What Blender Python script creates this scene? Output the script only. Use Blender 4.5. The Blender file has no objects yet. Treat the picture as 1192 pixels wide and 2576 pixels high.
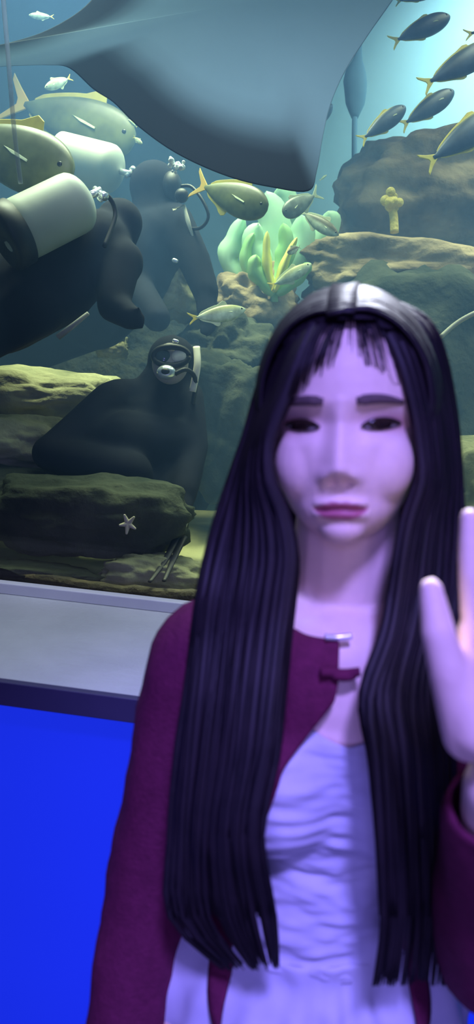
import bpy, bmesh, math, random
from mathutils import Vector, Matrix, noise
from mathutils.bvhtree import BVHTree

random.seed(7)
SC = bpy.context.scene
COL = SC.collection
V = Vector
FPX, CX, CY = 1909.0, 596.0, 1288.0

# ------------------------------------------------------------------ camera
YAW, PITCH, ROLL = math.radians(8), math.radians(10), math.radians(4)
CAM = V((0, 0, 1.56))
FWD_H = V((-math.sin(YAW), math.cos(YAW), 0))
RIGHT_H = V((math.cos(YAW), math.sin(YAW), 0))
FWD = (FWD_H * math.cos(PITCH) - V((0, 0, 1)) * math.sin(PITCH)).normalized()
UP0 = RIGHT_H.cross(FWD)
RIGHT = (RIGHT_H * math.cos(ROLL) + UP0 * math.sin(ROLL)).normalized()
UP = RIGHT.cross(FWD).normalized()
cd = bpy.data.cameras.new('camera')
cam = bpy.data.objects.new('camera', cd)
COL.objects.link(cam)
cam.matrix_world = Matrix.Translation(CAM) @ Matrix((RIGHT, UP, -FWD)).transposed().to_4x4()
cd.sensor_fit = 'VERTICAL'
cd.sensor_height = 24.0
cd.lens = 24.0 * FPX / 2576.0
cd.clip_start = 0.05
cd.dof.use_dof = True
cd.dof.focus_distance = 2.25
cd.dof.aperture_fstop = 2.9
SC.camera = cam

# ------------------------------------------------------------------ world, lights, exposure
w = bpy.data.worlds.new('world')
SC.world = w
w.use_nodes = True
w.node_tree.nodes['Background'].inputs[0].default_value = (0.25, 0.28, 0.8, 1)
w.node_tree.nodes['Background'].inputs[1].default_value = 0.06
vs = SC.view_settings
vs.view_transform = 'Standard'
vs.look = 'None'
vs.exposure = 0.0
vs.gamma = 1.0
vs.use_curve_mapping = False
SC.cycles.use_denoising = True
SC.cycles.volume_bounces = 0
SC.cycles.max_bounces = 5
SC.cycles.transparent_max_bounces = 12


def area(name, loc, target, size, power, color, spread=180):
    l = bpy.data.lights.new(name, 'AREA')
    l.shape = 'RECTANGLE'
    l.size, l.size_y = size if isinstance(size, tuple) else (size, size)
    l.energy = power
    l.color = color
    l.spread = math.radians(spread)
    o = bpy.data.objects.new(name, l)
    COL.objects.link(o)
    o.location = loc
    o.rotation_euler = (V(target) - V(loc)).to_track_quat('-Z', 'Y').to_euler()
    return o


def spot(name, loc, target, power, color, angle, blend=0.5, radius=0.05):
    l = bpy.data.lights.new(name, 'SPOT')
    l.energy = power
    l.color = color
    l.spot_size = math.radians(angle)
    l.spot_blend = blend
    l.shadow_soft_size = radius
    o = bpy.data.objects.new(name, l)
    COL.objects.link(o)
    o.location = loc
    o.rotation_euler = (V(target) - V(loc)).to_track_quat('-Z', 'Y').to_euler()
    return o


# violet visitor-hall lamp in front of the woman, with two added fills
spot('hall_lamp', (0.38, -1.6, 4.25), (0.10, 0.60, 1.22), 960, (0.31, 0.25, 1.0), 17, 0.5, 0.25)
area('front_fill', (0.02, -0.45, 1.80), (0.09, 0.7, 1.30), (0.35, 0.16), 2.6, (0.31, 0.25, 1.0))  # added fill from behind the lens to brighten the face, no real lamp
area('low_fill', (0.05, -0.70, 1.05), (0.06, 0.66, 0.98), (0.5, 0.4), 1.2, (0.31, 0.25, 1.0), 70)  # added low fill to lift the top and skirt, no real lamp
# white lamps over the ledge
area('ledge_lamp', (-0.35, 1.42, 2.55), (-0.35, 1.3, 1.0), (0.8, 0.15), 12, (0.72, 0.80, 1.0))
spot('ledge_spot', (0.06, 1.48, 2.42), (0.060, 0.70, 1.66), 280, (0.80, 0.84, 1.0), 10, 0.8, 0.03)
# lamps over the tank, and an added fill near the glass
area('tank_lamp_bright', (1.15, 4.1, 4.0), (1.4, 5.0, 2.8), (1.6, 0.8), 150, (0.43, 0.66, 1.0), 130)
area('tank_lamp_left', (-0.9, 2.55, 3.4), (-0.8, 2.3, 1.2), (1.4, 0.7), 42, (0.80, 1.0, 0.82), 85)
area('tank_lamp_right', (0.9, 2.9, 3.4), (0.85, 2.9, 1.2), (1.2, 0.8), 23, (0.80, 1.0, 0.88), 95)
area('tank_front_fill', (0.1, 1.78, 3.45), (0.1, 2.05, 1.2), (2.4, 0.15), 8, (0.62, 0.85, 1.0), 110)  # added fill that turns the stingray's underside teal, source unseen


# ------------------------------------------------------------------ picture to place
def ray(px, py):
    return (RIGHT * ((px - CX) / FPX) + UP * (-(py - CY) / FPX) + FWD)


def P(px, py, d):
    return CAM + ray(px, py) * d


def PH(px, py, D):                       # at a horizontal distance in front of the lens
    r = ray(px, py)
    return CAM + r * (D / r.dot(FWD_H))


def PY(px, py, y):
    r = ray(px, py)
    return CAM + r * ((y - CAM.y) / r.y)


def PZ(px, py, z):
    r = ray(px, py)
    return CAM + r * ((z - CAM.z) / r.z)


def S(px, d):
    return px * d / FPX


# ------------------------------------------------------------------ materials
def lin(c):
    return tuple(((x / 255) / 12.92 if x <= 10 else (((x / 255) + 0.055) / 1.055) ** 2.4) for x in c)


def mat(name, col, rough=0.6, col2=None, scale=8.0, spec=0.4, metal=0.0, bump=0.0, bscale=40.0, detail=4, lo=0.35, hi=0.65):
    m = bpy.data.materials.new(name)
    m.use_nodes = True
    nt = m.node_tree
    b = nt.nodes['Principled BSDF']
    b.inputs['Roughness'].default_value = rough
    b.inputs['Specular IOR Level'].default_value = spec
    b.inputs['Metallic'].default_value = metal
    b.inputs['Base Color'].default_value = (*col, 1)
    tc = nt.nodes.new('ShaderNodeTexCoord')
    if col2:
        n = nt.nodes.new('ShaderNodeTexNoise')
        n.inputs['Scale'].default_value = scale
        n.inputs['Detail'].default_value = detail
        r = nt.nodes.new('ShaderNodeValToRGB')
        r.color_ramp.elements[0].position = lo
        r.color_ramp.elements[1].position = hi
        r.color_ramp.elements[0].color = (*col, 1)
        r.color_ramp.elements[1].color = (*col2, 1)
        nt.links.new(tc.outputs['Object'], n.inputs['Vector'])
        nt.links.new(n.outputs['Fac'], r.inputs['Fac'])
        nt.links.new(r.outputs['Color'], b.inputs['Base Color'])
    if bump:
        n2 = nt.nodes.new('ShaderNodeTexNoise')
        n2.inputs['Scale'].default_value = bscale
        n2.inputs['Detail'].default_value = 5
        bp = nt.nodes.new('ShaderNodeBump')
        bp.inputs['Strength'].default_value = bump
        bp.inputs['Distance'].default_value = 0.02
        nt.links.new(tc.outputs['Object'], n2.inputs['Vector'])
        nt.links.new(n2.outputs['Fac'], bp.inputs['Height'])
        nt.links.new(bp.outputs['Normal'], b.inputs['Normal'])
    return m


def mix_attr(m, attr, col, base=None):
    """blend another colour in where a vertex attribute says so"""
    nt = m.node_tree
    b = nt.nodes['Principled BSDF']
    a = nt.nodes.new('ShaderNodeAttribute')
    a.attribute_name = attr
    mx = nt.nodes.new('ShaderNodeMix')
    mx.data_type = 'RGBA'
    ins = [i for i in mx.inputs if i.type == 'RGBA']
    outs = [o for o in mx.outputs if o.type == 'RGBA']
    ln = b.inputs['Base Color'].links
    if ln:
        nt.links.new(ln[0].from_socket, ins[0])
    else:
        ins[0].default_value = b.inputs['Base Color'].default_value[:]
    ins[1].default_value = (*col, 1)
    nt.links.new(a.outputs['Fac'], mx.inputs[0])
    nt.links.new(outs[0], b.inputs['Base Color'])


def two_tone(name, back, belly, z0=0.0, z1=0.08, rough=0.45, mid=None):
    """fish colouring: back colour above, belly colour below, in the fish's own axes"""
    m = bpy.data.materials.new(name)
    m.use_nodes = True
    nt = m.node_tree
    b = nt.nodes['Principled BSDF']
    b.inputs['Roughness'].default_value = rough
    tc = nt.nodes.new('ShaderNodeTexCoord')
    sp = nt.nodes.new('ShaderNodeSeparateXYZ')
    mr = nt.nodes.new('ShaderNodeMapRange')
    mr.inputs['From Min'].default_value = z0
    mr.inputs['From Max'].default_value = z1
    r = nt.nodes.new('ShaderNodeValToRGB')
    r.color_ramp.elements[0].color = (*belly, 1)
    r.color_ramp.elements[1].color = (*back, 1)
    if mid:
        e = r.color_ramp.elements.new(0.5)
        e.color = (*mid, 1)
    nt.links.new(tc.outputs['Object'], sp.inputs[0])
    nt.links.new(sp.outputs['Z'], mr.inputs['Value'])
    nt.links.new(mr.outputs['Result'], r.inputs['Fac'])
    n = nt.nodes.new('ShaderNodeTexNoise')
    n.inputs['Scale'].default_value = 7.0
    n.inputs['Detail'].default_value = 5
    sh = nt.nodes.new('ShaderNodeMapRange')
    sh.inputs['From Min'].default_value = 0.35
    sh.inputs['From Max'].default_value = 0.65
    sh.inputs['To Min'].default_value = 0.62
    sh.inputs['To Max'].default_value = 1.15
    mx = nt.nodes.new('ShaderNodeVectorMath')
    mx.operation = 'SCALE'
    nt.links.new(tc.outputs['Object'], n.inputs['Vector'])
    nt.links.new(n.outputs['Fac'], sh.inputs['Value'])
    nt.links.new(r.outputs['Color'], mx.inputs[0])
    nt.links.new(sh.outputs['Result'], mx.inputs['Scale'])
    nt.links.new(mx.outputs[0], b.inputs['Base Color'])
    return m


def emit(name, col, strength):
    m = bpy.data.materials.new(name)
    m.use_nodes = True
    nt = m.node_tree
    b = nt.nodes['Principled BSDF']
    b.inputs['Base Color'].default_value = (*[c * 0.3 for c in col], 1)
    b.inputs['Emission Color'].default_value = (*col, 1)
    b.inputs['Emission Strength'].default_value = strength
    n = nt.nodes.new('ShaderNodeTexNoise')
    n.inputs['Scale'].default_value = 1.5
    mr = nt.nodes.new('ShaderNodeMapRange')
    mr.inputs['To Min'].default_value = strength * 0.85
    mr.inputs['To Max'].default_value = strength * 1.15
    nt.links.new(n.outputs['Fac'], mr.inputs['Value'])
    nt.links.new(mr.outputs['Result'], b.inputs['Emission Strength'])
    return m


M = {}
M['skin'] = mat('skin', (0.86, 0.64, 0.56), 0.5, (0.82, 0.60, 0.53), 60, 0.3)
mix_attr(M['skin'], 'lips', (0.42, 0.12, 0.18))
mix_attr(M['skin'], 'shadow_makeup', (0.42, 0.20, 0.20))
M['hair'] = mat('hair', (0.009, 0.007, 0.011), 0.58, (0.015, 0.011, 0.016), 30, 0.28)
M['brow'] = mat('brow', (0.085, 0.055, 0.06), 0.8, (0.12, 0.08, 0.08), 200)
M['cardigan'] = mat('cardigan', (0.125, 0.014, 0.056), 0.85, (0.10, 0.011, 0.045), 120, 0.2, bump=0.25, bscale=300)
M['white_cloth'] = mat('white_cloth', (0.60, 0.60, 0.74), 0.8, (0.52, 0.52, 0.68), 18, 0.2)
M['eye_white'] = mat('eye_white', (0.34, 0.29, 0.30), 0.25, (0.30, 0.25, 0.26), 90)
M['iris'] = mat('iris', (0.012, 0.008, 0.008), 0.15, (0.03, 0.018, 0.012), 300)
M['nail'] = mat('nail', (0.85, 0.60, 0.55), 0.25, (0.82, 0.56, 0.52), 90)
M['clasp'] = mat('clasp', (0.75, 0.75, 0.85), 0.25, (0.65, 0.65, 0.8), 90, metal=0.6)

M['ledge'] = mat('ledge', (0.52, 0.55, 0.56), 0.42, (0.62, 0.65, 0.66), 5, 0.4, bump=0.15, bscale=60)
M['white_trim'] = mat('white_trim', (0.86, 0.88, 0.90), 0.4, (0.78, 0.80, 0.84), 7)
M['lip'] = mat('lip', (0.05, 0.05, 0.11), 0.6, (0.06, 0.055, 0.12), 12)
M['hall_wall'] = mat('hall_wall', (0.05, 0.06, 0.15), 0.7, (0.06, 0.07, 0.16), 4)
M['hall_floor'] = mat('hall_floor', (0.08, 0.08, 0.1), 0.5, (0.1, 0.1, 0.12), 3)
M['blue_panel'] = emit('blue_panel', lin((22, 46, 224)), 0.9)
M['sill_mud'] = mat('sill_mud', (0.09, 0.075, 0.05), 0.8, (0.28, 0.22, 0.12), 26, bump=0.6, bscale=50, lo=0.5, hi=0.75)
M['tank_wall'] = mat('tank_wall', (0.30, 0.50, 0.58), 0.9, (0.34, 0.53, 0.60), 0.7, 0.1)
M['sand'] = mat('sand', (0.16, 0.18, 0.10), 0.95, (0.46, 0.46, 0.27), 3.2, 0.1, bump=0.7, bscale=14, detail=7)
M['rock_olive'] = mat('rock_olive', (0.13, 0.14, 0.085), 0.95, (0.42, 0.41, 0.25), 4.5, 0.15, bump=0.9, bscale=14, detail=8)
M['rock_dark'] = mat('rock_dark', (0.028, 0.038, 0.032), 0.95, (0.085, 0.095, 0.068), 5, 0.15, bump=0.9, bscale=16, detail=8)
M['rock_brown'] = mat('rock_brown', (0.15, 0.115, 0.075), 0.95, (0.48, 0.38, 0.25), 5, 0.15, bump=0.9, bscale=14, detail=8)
M['wetsuit'] = mat('wetsuit', (0.009, 0.011, 0.020), 0.9, (0.014, 0.017, 0.030), 9, 0.12)
M['black_rubber'] = mat('black_rubber', (0.012, 0.014, 0.02), 0.5, (0.02, 0.022, 0.03), 20)
M['tank_metal'] = mat('tank_metal', (0.52, 0.55, 0.46), 0.5, (0.42, 0.46, 0.38), 6, 0.35)
M['chrome'] = mat('chrome', (0.85, 0.9, 0.92), 0.22, (0.75, 0.8, 0.84), 30, metal=0.7)
M['pale_strap'] = mat('pale_strap', (0.75, 0.72, 0.60), 0.6, (0.68, 0.66, 0.56), 40)
M['lens'] = mat('lens', (0.03, 0.05, 0.06), 0.08, (0.05, 0.07, 0.08), 12, 0.8)
M['pale_skin'] = mat('pale_skin', (0.38, 0.34, 0.31), 0.6, (0.32, 0.29, 0.27), 30)
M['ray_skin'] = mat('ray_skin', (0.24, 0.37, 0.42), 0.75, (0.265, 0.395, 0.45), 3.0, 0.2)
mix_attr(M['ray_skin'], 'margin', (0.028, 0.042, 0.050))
M['fish_yellow'] = mat('fish_yellow', (0.72, 0.62, 0.10), 0.5, (0.62, 0.50, 0.10), 14)
M['fish_orange'] = mat('fish_orange', (0.85, 0.50, 0.10), 0.5, (0.78, 0.55, 0.12), 9)
M['fish_pale_fin'] = mat('fish_pale_fin', (0.55, 0.62, 0.42), 0.5, (0.48, 0.55, 0.35), 14)
M['fusilier'] = two_tone('fusilier', (0.66, 0.60, 0.16), (0.06, 0.09, 0.15), 0.085, 0.14, mid=(0.10, 0.12, 0.13))
M['trevally'] = two_tone('trevally', (0.10, 0.115, 0.06), (0.20, 0.22, 0.07), -0.16, 0.16)
M['pale_fish'] = two_tone('pale_fish', (0.34, 0.36, 0.16), (0.55, 0.66, 0.50), -0.02, 0.08)
M['dark_fish'] = two_tone('dark_fish', (0.10, 0.09, 0.05), (0.50, 0.58, 0.45), -0.03, 0.03)
M['grey_fish'] = two_tone('grey_fish', (0.14, 0.18, 0.16), (0.20, 0.24, 0.20), -0.05, 0.10)
M['fish_eye'] = mat('fish_eye', (0.02, 0.02, 0.02), 0.2, (0.03, 0.03, 0.03), 20)
M['leaf_mint'] = mat('leaf_mint', (0.40, 0.74, 0.50), 0.7, (0.52, 0.82, 0.58), 9)
M['leaf_yellow'] = mat('leaf_yellow', (0.66, 0.72, 0.16), 0.7, (0.76, 0.76, 0.22), 20)
M['leaf_green'] = mat('leaf_green', (0.30, 0.62, 0.26), 0.7, (0.42, 0.72, 0.34), 12)
M['coral_yellow'] = mat('coral_yellow', (0.62, 0.50, 0.10), 0.8, (0.78, 0.66, 0.20), 30, bump=0.5, bscale=60)
M['kelp_grey'] = mat('kelp_grey', (0.10, 0.20, 0.26), 0.8, (0.13, 0.24, 0.30), 8)
M['pale_shell'] = mat('pale_shell', (0.62, 0.56, 0.42), 0.6, (0.50, 0.44, 0.32), 30)
M['pale_rod'] = mat('pale_rod', (0.42, 0.42, 0.36), 0.6, (0.36, 0.36, 0.30), 14)
M['bubble'] = mat('bubble', (0.92, 0.96, 0.98), 0.1, (0.86, 0.92, 0.96), 20, 0.8)
M['hose_clear'] = mat('hose_clear', (0.42, 0.50, 0.56), 0.4, (0.46, 0.54, 0.60), 14)


def glass_mat():
    m = bpy.data.materials.new('pane')
    m.use_nodes = True
    nt = m.node_tree
    for n in list(nt.nodes):
        nt.nodes.remove(n)
    o = nt.nodes.new('ShaderNodeOutputMaterial')
    t = nt.nodes.new('ShaderNodeBsdfTransparent')
    t.inputs[0].default_value = (0.97, 0.985, 0.99, 1)
    g = nt.nodes.new('ShaderNodeBsdfGlossy')
    g.inputs['Roughness'].default_value = 0.03
    f = nt.nodes.new('ShaderNodeFresnel')
    f.inputs[0].default_value = 1.33
    mx = nt.nodes.new('ShaderNodeMixShader')
    nt.links.new(f.outputs[0], mx.inputs[0])
    nt.links.new(t.outputs[0], mx.inputs[1])
    nt.links.new(g.outputs[0], mx.inputs[2])
    nt.links.new(mx.outputs[0], o.inputs['Surface'])
    return m


M['pane'] = glass_mat()


def water_mat(density, scol, adens, acol):
    m = bpy.data.materials.new('water')
    m.use_nodes = True
    nt = m.node_tree
    for n in list(nt.nodes):
        nt.nodes.remove(n)
    o = nt.nodes.new('ShaderNodeOutputMaterial')
    s = nt.nodes.new('ShaderNodeVolumeScatter')
    s.inputs['Color'].default_value = (*scol, 1)
    s.inputs['Density'].default_value = density
    s.inputs['Anisotropy'].default_value = 0.0
    a = nt.nodes.new('ShaderNodeVolumeAbsorption')
    a.inputs['Color'].default_value = (*acol, 1)
    a.inputs['Density'].default_value = adens
    ad = nt.nodes.new('ShaderNodeAddShader')
    nt.links.new(s.outputs[0], ad.inputs[0])
    nt.links.new(a.outputs[0], ad.inputs[1])
    nt.links.new(ad.outputs[0], o.inputs['Volume'])
    return m


M['water'] = water_mat(0.27, (0.21, 0.45, 1.0), 0.05, (0.3, 0.85, 1.0))


M['hose_clear'].node_tree.nodes['Principled BSDF'].inputs['Alpha'].default_value = 0.4


# ------------------------------------------------------------------ mesh helpers
class MB:
    def __init__(self):
        self.v, self.f = [], []

    def add(self, v, f):
        n = len(self.v)
        self.v += [V(p) for p in v]
        self.f += [tuple(i + n for i in q) for q in f]
        return self

    def ell(self, c, r, axes=None, nu=20, nv=12):
        ax = axes or (V((1, 0, 0)), V((0, 1, 0)), V((0, 0, 1)))
        c = V(c)
        r = (r, r, r) if not hasattr(r, '__len__') else r
        v = [c + ax[2] * r[2]]
        for j in range(1, nv):
            t = math.pi * j / nv
            for i in range(nu):
                p = 2 * math.pi * i / nu
                v.append(c + ax[0] * (r[0] * math.sin(t) * math.cos(p)) + ax[1] * (r[1] * math.sin(t) * math.sin(p)) + ax[2] * (r[2] * math.cos(t)))
        v.append(c - ax[2] * r[2])
        f = []
        for i in range(nu):
            k = (i + 1) % nu
            f.append((0, 1 + i, 1 + k))
            for j in range(nv - 2):
                a = 1 + j * nu
                f.append((a + i, a + nu + i, a + nu + k, a + k))
            a = 1 + (nv - 2) * nu
            f.append((len(v) - 1, a + k, a + i))
        return self.add(v, f)

    def tube(self, pts, radii, n=10, flat=1.0, side=None, cap=True):
        pts = [V(p) for p in pts]
        if not hasattr(radii, '__len__'):
            radii = [radii] * len(pts)
        v, f = [], []
        prev = None
        for i, p in enumerate(pts):
            t = (pts[min(i + 1, len(pts) - 1)] - pts[max(i - 1, 0)])
            t = t.normalized() if t.length > 1e-9 else V((0, 0, 1))
            if side is not None:
                a = side - t * side.dot(t)
            elif prev is not None:
                a = prev - t * prev.dot(t)
            else:
                a = t.orthogonal()
            if a.length < 1e-6:
                a = t.orthogonal()
            a.normalize()
            prev = a
            b = t.cross(a)
            for k in range(n):
                q = 2 * math.pi * k / n
                v.append(p + a * (radii[i] * math.cos(q)) + b * (radii[i] * flat * math.sin(q)))
        for i in range(len(pts) - 1):
            for k in range(n):
                l = (k + 1) % n
                f.append((i * n + k, i * n + l, (i + 1) * n + l, (i + 1) * n + k))
        if cap:
            f.append(tuple(range(n - 1, -1, -1)))
            f.append(tuple((len(pts) - 1) * n + k for k in range(n)))
        return self.add(v, f)

    def cap(self, a, ra, b, rb, n=16):
        a, b = V(a), V(b)
        d = (b - a).normalized()
        pts, rr = [], []
        for k in range(5):
            q = math.pi / 2 * (1 - k / 5)
            pts.append(a - d * (ra * math.sin(q)))
            rr.append(max(ra * math.cos(q), 1e-4))
        pts += [a, b]
        rr += [ra, rb]
        for k in range(1, 6):
            q = math.pi / 2 * k / 5
            pts.append(b + d * (rb * math.sin(q)))
            rr.append(max(rb * math.cos(q), 1e-4))
        return self.tube(pts, rr, n)

    def chain(self, pts, radii, n=16):
        for i in range(len(pts) - 1):
            self.cap(pts[i], radii[i], pts[i + 1], radii[i + 1], n)
        return self

    def box(self, lo, hi):
        x0, y0, z0 = lo
        x1, y1, z1 = hi
        v = [(x0, y0, z0), (x1, y0, z0), (x1, y1, z0), (x0, y1, z0), (x0, y0, z1), (x1, y0, z1), (x1, y1, z1), (x0, y1, z1)]
        f = [(3, 2, 1, 0), (4, 5, 6, 7), (0, 1, 5, 4), (1, 2, 6, 5), (2, 3, 7, 6), (3, 0, 4, 7)]
        return self.add(v, f)

    def prism(self, outline, y0, y1):
        """closed outline of (x, z) points given thickness along y"""
        n = len(outline)
        v = [(x, y0, z) for x, z in outline] + [(x, y1, z) for x, z in outline]
        f = [tuple(range(n)), tuple(range(2 * n - 1, n - 1, -1))]
        f += [((i + 1) % n, i, n + i, n + (i + 1) % n) for i in range(n)]
        return self.add(v, f)

    def mesh(self, name, m=None, smooth=True, fix=True):
        me = bpy.data.meshes.new(name)
        me.from_pydata([tuple(p) for p in self.v], [], self.f)
        if fix:
            bm = bmesh.new()
            bm.from_mesh(me)
            bmesh.ops.recalc_face_normals(bm, faces=bm.faces)
            bm.to_mesh(me)
            bm.free()
        if m:
            me.materials.append(m)
        if smooth:
            me.polygons.foreach_set('use_smooth', [True] * len(me.polygons))
        return me

    def build(self, name, m, parent=None, smooth=True, bevel=0.0):
        return link(name, self.mesh(name, m, smooth), parent, bevel)


def link(name, me, parent=None, bevel=0.0):
    o = bpy.data.objects.new(name, me)
    COL.objects.link(o)
    if parent:
        o.parent = parent
        bpy_update_inverse(o, parent)
    if bevel:
        b = o.modifiers.new('bevel', 'BEVEL')
        b.width = bevel
        b.segments = 3
    return o


def world_of(o):
    m = o.matrix_basis.copy()
    while o.parent:
        m = o.parent.matrix_basis @ m
        o = o.parent
    return m


def bpy_update_inverse(o, parent):
    """the mesh is written in world coordinates: move its points into the parent's space"""
    inv = world_of(parent).inverted()
    if inv != Matrix.Identity(4):
        o.data.transform(inv)


def tag(o, label, cat, group=None, kind=None):
    o['label'] = label
    o['category'] = cat
    if group:
        o['group'] = group
    if kind:
        o['kind'] = kind
    return o


def empty(name, loc, label, cat, group=None):
    o = bpy.data.objects.new(name, None)
    COL.objects.link(o)
    o.empty_display_size = 0.1
    o.matrix_basis = Matrix.Translation(V(loc))
    return tag(o, label, cat, group)


def struct(name, mb, m, bevel=0.0, smooth=False):
    o = mb.build(name, m, None, smooth, bevel)
    o['kind'] = 'structure'
    return o


def remesh(mb, voxel, smooth=2, name='tmp', factor=0.5):
    me = mb.mesh('tmp_mesh')
    o = bpy.data.objects.new('tmp', me)
    COL.objects.link(o)
    r = o.modifiers.new('r', 'REMESH')
    r.mode = 'VOXEL'
    r.voxel_size = voxel
    r.use_smooth_shade = True
    s = o.modifiers.new('s', 'SMOOTH')
    s.iterations = smooth
    s.factor = factor
    dg = bpy.context.evaluated_depsgraph_get()
    out = bpy.data.meshes.new_from_object(o.evaluated_get(dg))
    out.name = name
    bpy.data.objects.remove(o)
    bpy.data.meshes.remove(me)
    out.materials.clear()
    out.polygons.foreach_set('use_smooth', [True] * len(out.polygons))
    return out


def spline(pts, n):
    """Catmull-Rom through the points, n samples"""
    pts = [V(p) for p in pts]
    out = []
    m = len(pts) - 1
    for i in range(n):
        t = i / (n - 1) * m
        k = min(int(t), m - 1)
        u = t - k
        p0, p1, p2, p3 = pts[max(k - 1, 0)], pts[k], pts[k + 1], pts[min(k + 2, m)]
        out.append(0.5 * ((2 * p1) + (p2 - p0) * u + (2 * p0 - 5 * p1 + 4 * p2 - p3) * u * u + (3 * p1 - p0 - 3 * p2 + p3) * u ** 3))
    return out


def lerp(a, b, t):
    return a + (b - a) * t


def table(rows, x):
    """piecewise-linear lookup in rows of (x, value)"""
    if x <= rows[0][0]:
        return rows[0][1]
    for (x0, a), (x1, b) in zip(rows, rows[1:]):
        if x <= x1:
            return a + (b - a) * (x - x0) / (x1 - x0)
    return rows[-1][1]


# ------------------------------------------------------------------ the setting
YG = 1.62                                            # the viewing pane
zg = PY(200, 1506, YG).z                             # foot of the pane
yf = PZ(170, 1731, zg).y                             # front edge of the ledge
zl = PY(160, 1788, yf).z                             # underside of its lip
zt = zg + 0.012
FLOOR = zg - 0.02                                    # gravel level in the tank
print('pane foot', zg, 'ledge front', yf, 'lip', zl)
struct('floor', MB().box((-3, -2.5, -0.05), (3, YG + 0.3, 0)), M['hall_floor'])
struct('wall_front', MB().box((-3, yf + 0.05, 0), (3, YG + 0.3, zl + 0.002)), M['hall_wall'])
struct('trim_1', MB().box((-3, yf + 0.005, zl + 0.004), (3, YG + 0.02, zg)), M['ledge'])
struct('trim_2', MB().box((-3, yf - 0.012, zl), (3, yf + 0.004, zg + 0.001)), M['lip'], 0.002)
z1 = PY(200, 1506, YG - 0.028)
struct('trim_3', MB().box((-3, YG - 0.030, zg), (3, YG - 0.004, zg + 0.026)), M['white_trim'], 0.003)
struct('window_1', MB().box((-3, YG, zg), (3, YG + 0.03, 3.35)), M['pane'])
pn = MB().box((-2.4, yf + 0.035, 0.05), (2.4, yf + 0.049, zl)).build('light_panel', M['blue_panel'], None, False, 0.002)
tag(pn, 'glowing plain blue panel on the wall below the grey window ledge', 'panel')

TB = 5.0                                             # back of the tank
struct('wall_back', MB().box((-4, TB, FLOOR - 0.1), (4, TB + 0.1, 4.2)), M['tank_wall'])
struct('wall_left', MB().box((-4.1, YG + 0.03, FLOOR - 0.1), (-4, TB, 4.2)), M['tank_wall'])
struct('wall_right', MB().box((4, YG + 0.03, FLOOR - 0.1), (4.1, TB, 4.2)), M['tank_wall'])


def sand_bed():
    mb = MB()
    nx, ny = 120, 90
    v, f = [], []
    for j in range(ny + 1):
        for i in range(nx + 1):
            x = -4 + 8 * i / nx
            y = YG + 0.035 + (TB - YG - 0.036) * (j / ny) ** 1.5
            z = FLOOR + 0.05 * noise.noise(V((x * 1.6, y * 1.6, 3))) * min(1, (y - YG) * 2) + 0.012 * noise.noise(V((x * 7, y * 7, 1)))
            v.append((x, y, z))
    for j in range(ny):
        for i in range(nx):
            a = j * (nx + 1) + i
            f.append((a, a + 1, a + nx + 2, a + nx + 1))
    n = len(v)
    v += [(-4, YG + 0.035, FLOOR - 0.1), (4, YG + 0.035, FLOOR - 0.1), (4, TB - 0.001, FLOOR - 0.1), (-4, TB - 0.001, FLOOR - 0.1)]
    f.append((n + 3, n + 2, n + 1, n))
    return mb.add(v, f)


struct('tank_floor', sand_bed(), M['sand'], smooth=True)


def mud_strip():
    mb = MB()
    v, f = [], []
    n = 220
    for i in range(n + 1):
        x = -3 + 6 * i / n
        h = 0.030 + 0.010 * noise.noise(V((x * 5, 0, 0))) + 0.005 * noise.noise(V((x * 23, 0, 5)))
        for (y, z) in ((YG + 0.032, zg - 0.03), (YG + 0.032, zg + h), (YG + 0.05, zg + h + 0.003), (YG + 0.10, zg - 0.005), (YG + 0.10, zg - 0.03)):
            v.append((x, y, z))
    for i in range(n):
        for k in range(4):
            f.append((i * 5 + k, (i + 1) * 5 + k, (i + 1) * 5 + k + 1, i * 5 + k + 1))
    return mb.add(v, f)


o = mud_strip().build('algae_film', M['sill_mud'])
tag(o, 'brown algae and grit banked along the foot of the viewing window', 'algae', kind='stuff')


# ------------------------------------------------------------------ rocks
def rock(name, label, px, py, d, rx, ry, rz, seed, m, amp=0.35, group=None, cat='rock', flat=None):
    """px radii across, up and deep; a boulder with broken faces"""
    c = P(px, py, d)
    bm = bmesh.new()
    bmesh.ops.create_icosphere(bm, subdivisions=5, radius=1.0)
    off = V((seed * 7.13, seed * 3.7, seed * 1.9))
    for v in bm.verts:
        p = v.co.normalized()
        q = p * 1.3 + off
        s = 1 + amp * noise.noise(q) + amp * 0.55 * noise.noise(q * 2.3) + amp * 0.25 * noise.noise(q * 5.1) + amp * 0.12 * noise.noise(q * 11.0)
        # blunt the ball towards a block
        b = max(abs(p.x), abs(p.y), abs(p.z))
        s *= lerp(1.0, 0.82 / b, 0.45)
        v.co = p * s
    me = bpy.data.meshes.new(name)
    bm.to_mesh(me)
    bm.free()
    rr = (S(rx, d), S(rz, d), S(ry, d))
    me.transform(Matrix.Diagonal((*rr, 1)))
    me.transform(Matrix((RIGHT_H, FWD_H, V((0, 0, 1)))).transposed().to_4x4())
    me.materials.append(m)
    me.polygons.foreach_set('use_smooth', [True] * len(me.polygons))
    o = bpy.data.objects.new(name, me)
    COL.objects.link(o)
    o.location = c
    tag(o, label, cat, group)
    return o


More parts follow.
